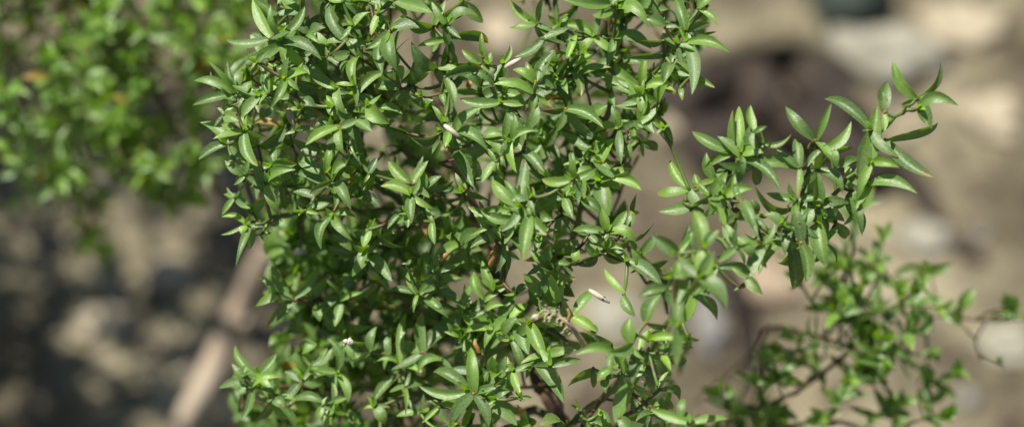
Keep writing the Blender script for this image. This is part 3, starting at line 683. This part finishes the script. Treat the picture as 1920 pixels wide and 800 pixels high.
def stone(px, py, rx, ry, mat, label, h=.6, rz=0., name='stone', cat='stone', sink=.35, group='stones on the sandy soil', lump=.45):
    c = ground_at(px, py); c.z = gh(c.x, c.y)
    mb = MB(); rr = rx * GP; rm = Matrix.Rotation(R(rz), 3, 'Z')
    mb.blob(c + Vector((0, 0, rr * h * (1 - sink * 2) * .8)), rr, 0, (1, ry / rx * 1.15, h), lump, 16, 22, seed=px * .13, rot=rm)
    o = link(mb, name, mat, None, c); tag(o, label, cat, group); return o
stone(1580, 16, 82, 92, M_STONES['dark'], 'dark grey green rounded stone at the top edge right of centre', .8, sink=.1, lump=.25)
stone(1650, 118, 105, 60, M_STONES['pale'], 'large pale grey stone just below the dark rounded one', .45, -12)
stone(1470, 155, 46, 40, M_STONES['pink'], 'pinkish tan stone ringed by dark shade', .6)
stone(1370, 195, 40, 34, M_STONES['grey'], 'small grey stone left of the pinkish one', .6)
stone(1290, 250, 60, 40, M_STONES['tan'], 'tan stone beside the right edge of the main bush', .5)
stone(1800, 60, 80, 50, M_STONES['tan'], 'broad sandy stone in the sunny top right', .3)
stone(1860, 230, 60, 50, M_STONES['tan'], 'rounded tan stone at the right edge', .35)
stone(1740, 440, 60, 36, M_STONES['pale'], 'flat pale stone below the tip of the right branch', .35)
stone(1150, 610, 50, 40, M_STONES['pale'], 'bright pale stone showing through the gap below the centre', .4)
stone(1430, 540, 60, 45, M_STONES['pink'], 'pinkish stone under the right branch', .35)
stone(1890, 640, 50, 36, M_STONES['pale'], 'pale stone at the lower right edge', .35)
stone(195, 600, 52, 36, M_STONES['tan'], 'lighter stone lying in the shade at the lower left', .4)
stone(320, 510, 46, 28, M_STONES['tan'], 'tan stone near the fallen branch on the left', .4)
stone(1330, 620, 30, 60, M_STONES['grey'], 'upright grey stone behind the lower right of the bush', .9)
stone(940, 60, 50, 40, M_STONES['tan'], 'tan stone seen through the gap at the top', .4)

def log(pts, r, mat, name, label, cat, lump=.6, knob=None):
    mb = MB(); c = catmull(pts, 8); m = len(c)
    rr = [r[0] + (r[1] - r[0]) * i / (m - 1) for i in range(m)]
    mb.tube(c, rr, 12, 0, lump=lump)
    if knob: mb.tube(catmull(knob[0], 4), knob[1], 8, 0)
    o = link(mb, name, mat, None, pts[0]); tag(o, label, cat, 'dark lumps standing in for shade on the soil' if name == 'shade_lump' else None); return o
def gp(px, py, z): return ground_at(px, py, z)
log([gp(285, 930, .03), gp(345, 800, .07), gp(400, 690, .09), gp(440, 590, .105), gp(475, 510, .12), gp(500, 465, .13)], (.0056, .0030), M_BRANCH, 'dead_branch',
    'thick pale dead branch leaning in the shade at the lower left', 'branch', .35, ([gp(447, 600, .104), gp(466, 606, .105)], .0022))
log([gp(1355, 440, .03), gp(1375, 520, .028), gp(1388, 590, .02), gp(1412, 700, .008)], (.0034, .0042), M_WOOD_SHADE, 'dark_stick', 'dark stick standing on end behind the right side of the bush', 'stick')
log([gp(1255, 160, .012), gp(1330, 105, .022), gp(1420, 82, .026), gp(1510, 82, .024), gp(1570, 125, .012)], (.0045, .0035), M_OLIVE, 'olive_stick', 'curved olive brown stick arching over a dark hollow', 'stick')
for i, (pts, r, lab) in enumerate([  # dark lumps added to stand in for patches of ground shade
    ([gp(1400, 120, .006), gp(1470, 105, .010), gp(1535, 150, .012), gp(1590, 225, .006)], (.013, .011), 'black lump standing in for shade under the olive stick'),
    ([gp(1255, 215, .004), gp(1320, 170, .010), gp(1400, 150, .012), gp(1450, 215, .008)], (.012, .010), 'black lump standing in for shade left of the pinkish stone'),
    ([gp(1300, 300, .008), gp(1345, 270, .012), gp(1400, 250, .010)], (.013, .010), 'black lump standing in for shade below the small grey stone'),
    ([gp(1460, 235, .006), gp(1530, 250, .010), gp(1600, 290, .008), (gp(1650, 330, .006))], (.011, .008), 'dark debris and shade lump behind the right branch'),
    ([gp(1690, 300, .003), gp(1730, 360, .006), gp(1765, 420, .003)], (.0055, .0035), 'narrow dark debris and shade lump right of the branch tip'),
    ([gp(1785, 455, .003), gp(1840, 480, .004)], (.0032, .0024), 'short dark lump on the sand at the right')]):
    log(pts, r, M_WOOD_SHADE, 'shade_lump', lab, 'wood piece')

# gravel and litter
G = MB(); Gm = [M_STONES['tan'], M_STONES['pale'], M_STONES['grey'], M_STONES['brown'], M_STONES['brown']]
for k in range(1200):
    x, y = rnd(-.42, .42), rnd(.02, .78); r = .0010 + .0055 * random.random() ** 4
    G.blob(Vector((x, y, gh(x, y) + r * .2)), r, random.choice((0, 0, 1, 2, 3, 4)), (1, rnd(.6, 1), rnd(.45, .8)), .5, 5, 7, seed=k * .7, rot=Matrix.Rotation(rnd(0, 3.1), 3, 'Z'))
g = link(G, 'gravel', Gm, None, Vector((0, .4, 0))); tag(g, kind='stuff')
Lt = MB()
for k in range(420):
    x, y = rnd(-.42, .42), rnd(.02, .78); p = Vector((x, y, gh(x, y) + .002)); d = Vector((rnd(-1, 1), rnd(-1, 1), rnd(-.1, .15))).normalized()
    if k % 3 == 0: Lt.tube(catmull([p, p + d * rnd(.008, .02), p + d * rnd(.02, .05) + rvec() * .004], 3), rnd(.0004, .0012), 5, 0)
    else: Lt.leaf(p, p + d * rnd(.006, .011), Vector((0, 0, 1)) + rvec() * .4, .0032, rnd(-.1, .1), .1, .4, (0, .3, 1), 5, 2)
for i in range(len(Lt.mi)): pass
l = link(Lt, 'leaf_litter', [M_WOOD_SHADE, M_WOOD_SHADE], None, Vector((0, .4, 0))); tag(l, kind='stuff')
l.data.materials[0] = M_STONES['brown']

# ------------------------------------------------------------------ light
w = bpy.data.worlds.new('World'); sc.world = w; w.use_nodes = True
nt = w.node_tree; bg = nt.nodes['Background']; sky = nt.nodes.new('ShaderNodeTexSky'); sky.sky_type = 'NISHITA'; sky.sun_disc = False
sky.sun_elevation = math.asin(SUN.z); sky.sun_rotation = math.atan2(SUN.x, SUN.y)
nt.links.new(sky.outputs[0], bg.inputs[0]); bg.inputs[1].default_value = .05
sl = bpy.data.lights.new('sun', 'SUN'); sl.energy = 5.0; sl.angle = R(.53); sl.color = (1, .955, .84)
so = bpy.data.objects.new('sun', sl); COL.objects.link(so); so.rotation_euler = SUN.to_track_quat('Z', 'Y').to_euler(); so.location = (0, 0, 3)

cd = bpy.data.cameras.new('camera'); co = bpy.data.objects.new('camera', cd); COL.objects.link(co); sc.camera = co
co.location = CAM; co.rotation_euler = (math.pi / 2 - PITCH, 0, 0)
cd.sensor_width = 36; cd.lens = 36 * D0 / W0; cd.clip_start = .01; cd.clip_end = 1000
cd.dof.use_dof = True; cd.dof.focus_distance = D0 - .006; cd.dof.aperture_fstop = 6.8
sc.view_settings.view_transform = 'Standard'; sc.view_settings.look = 'None'; sc.view_settings.exposure = 0.5; sc.view_settings.gamma = 1
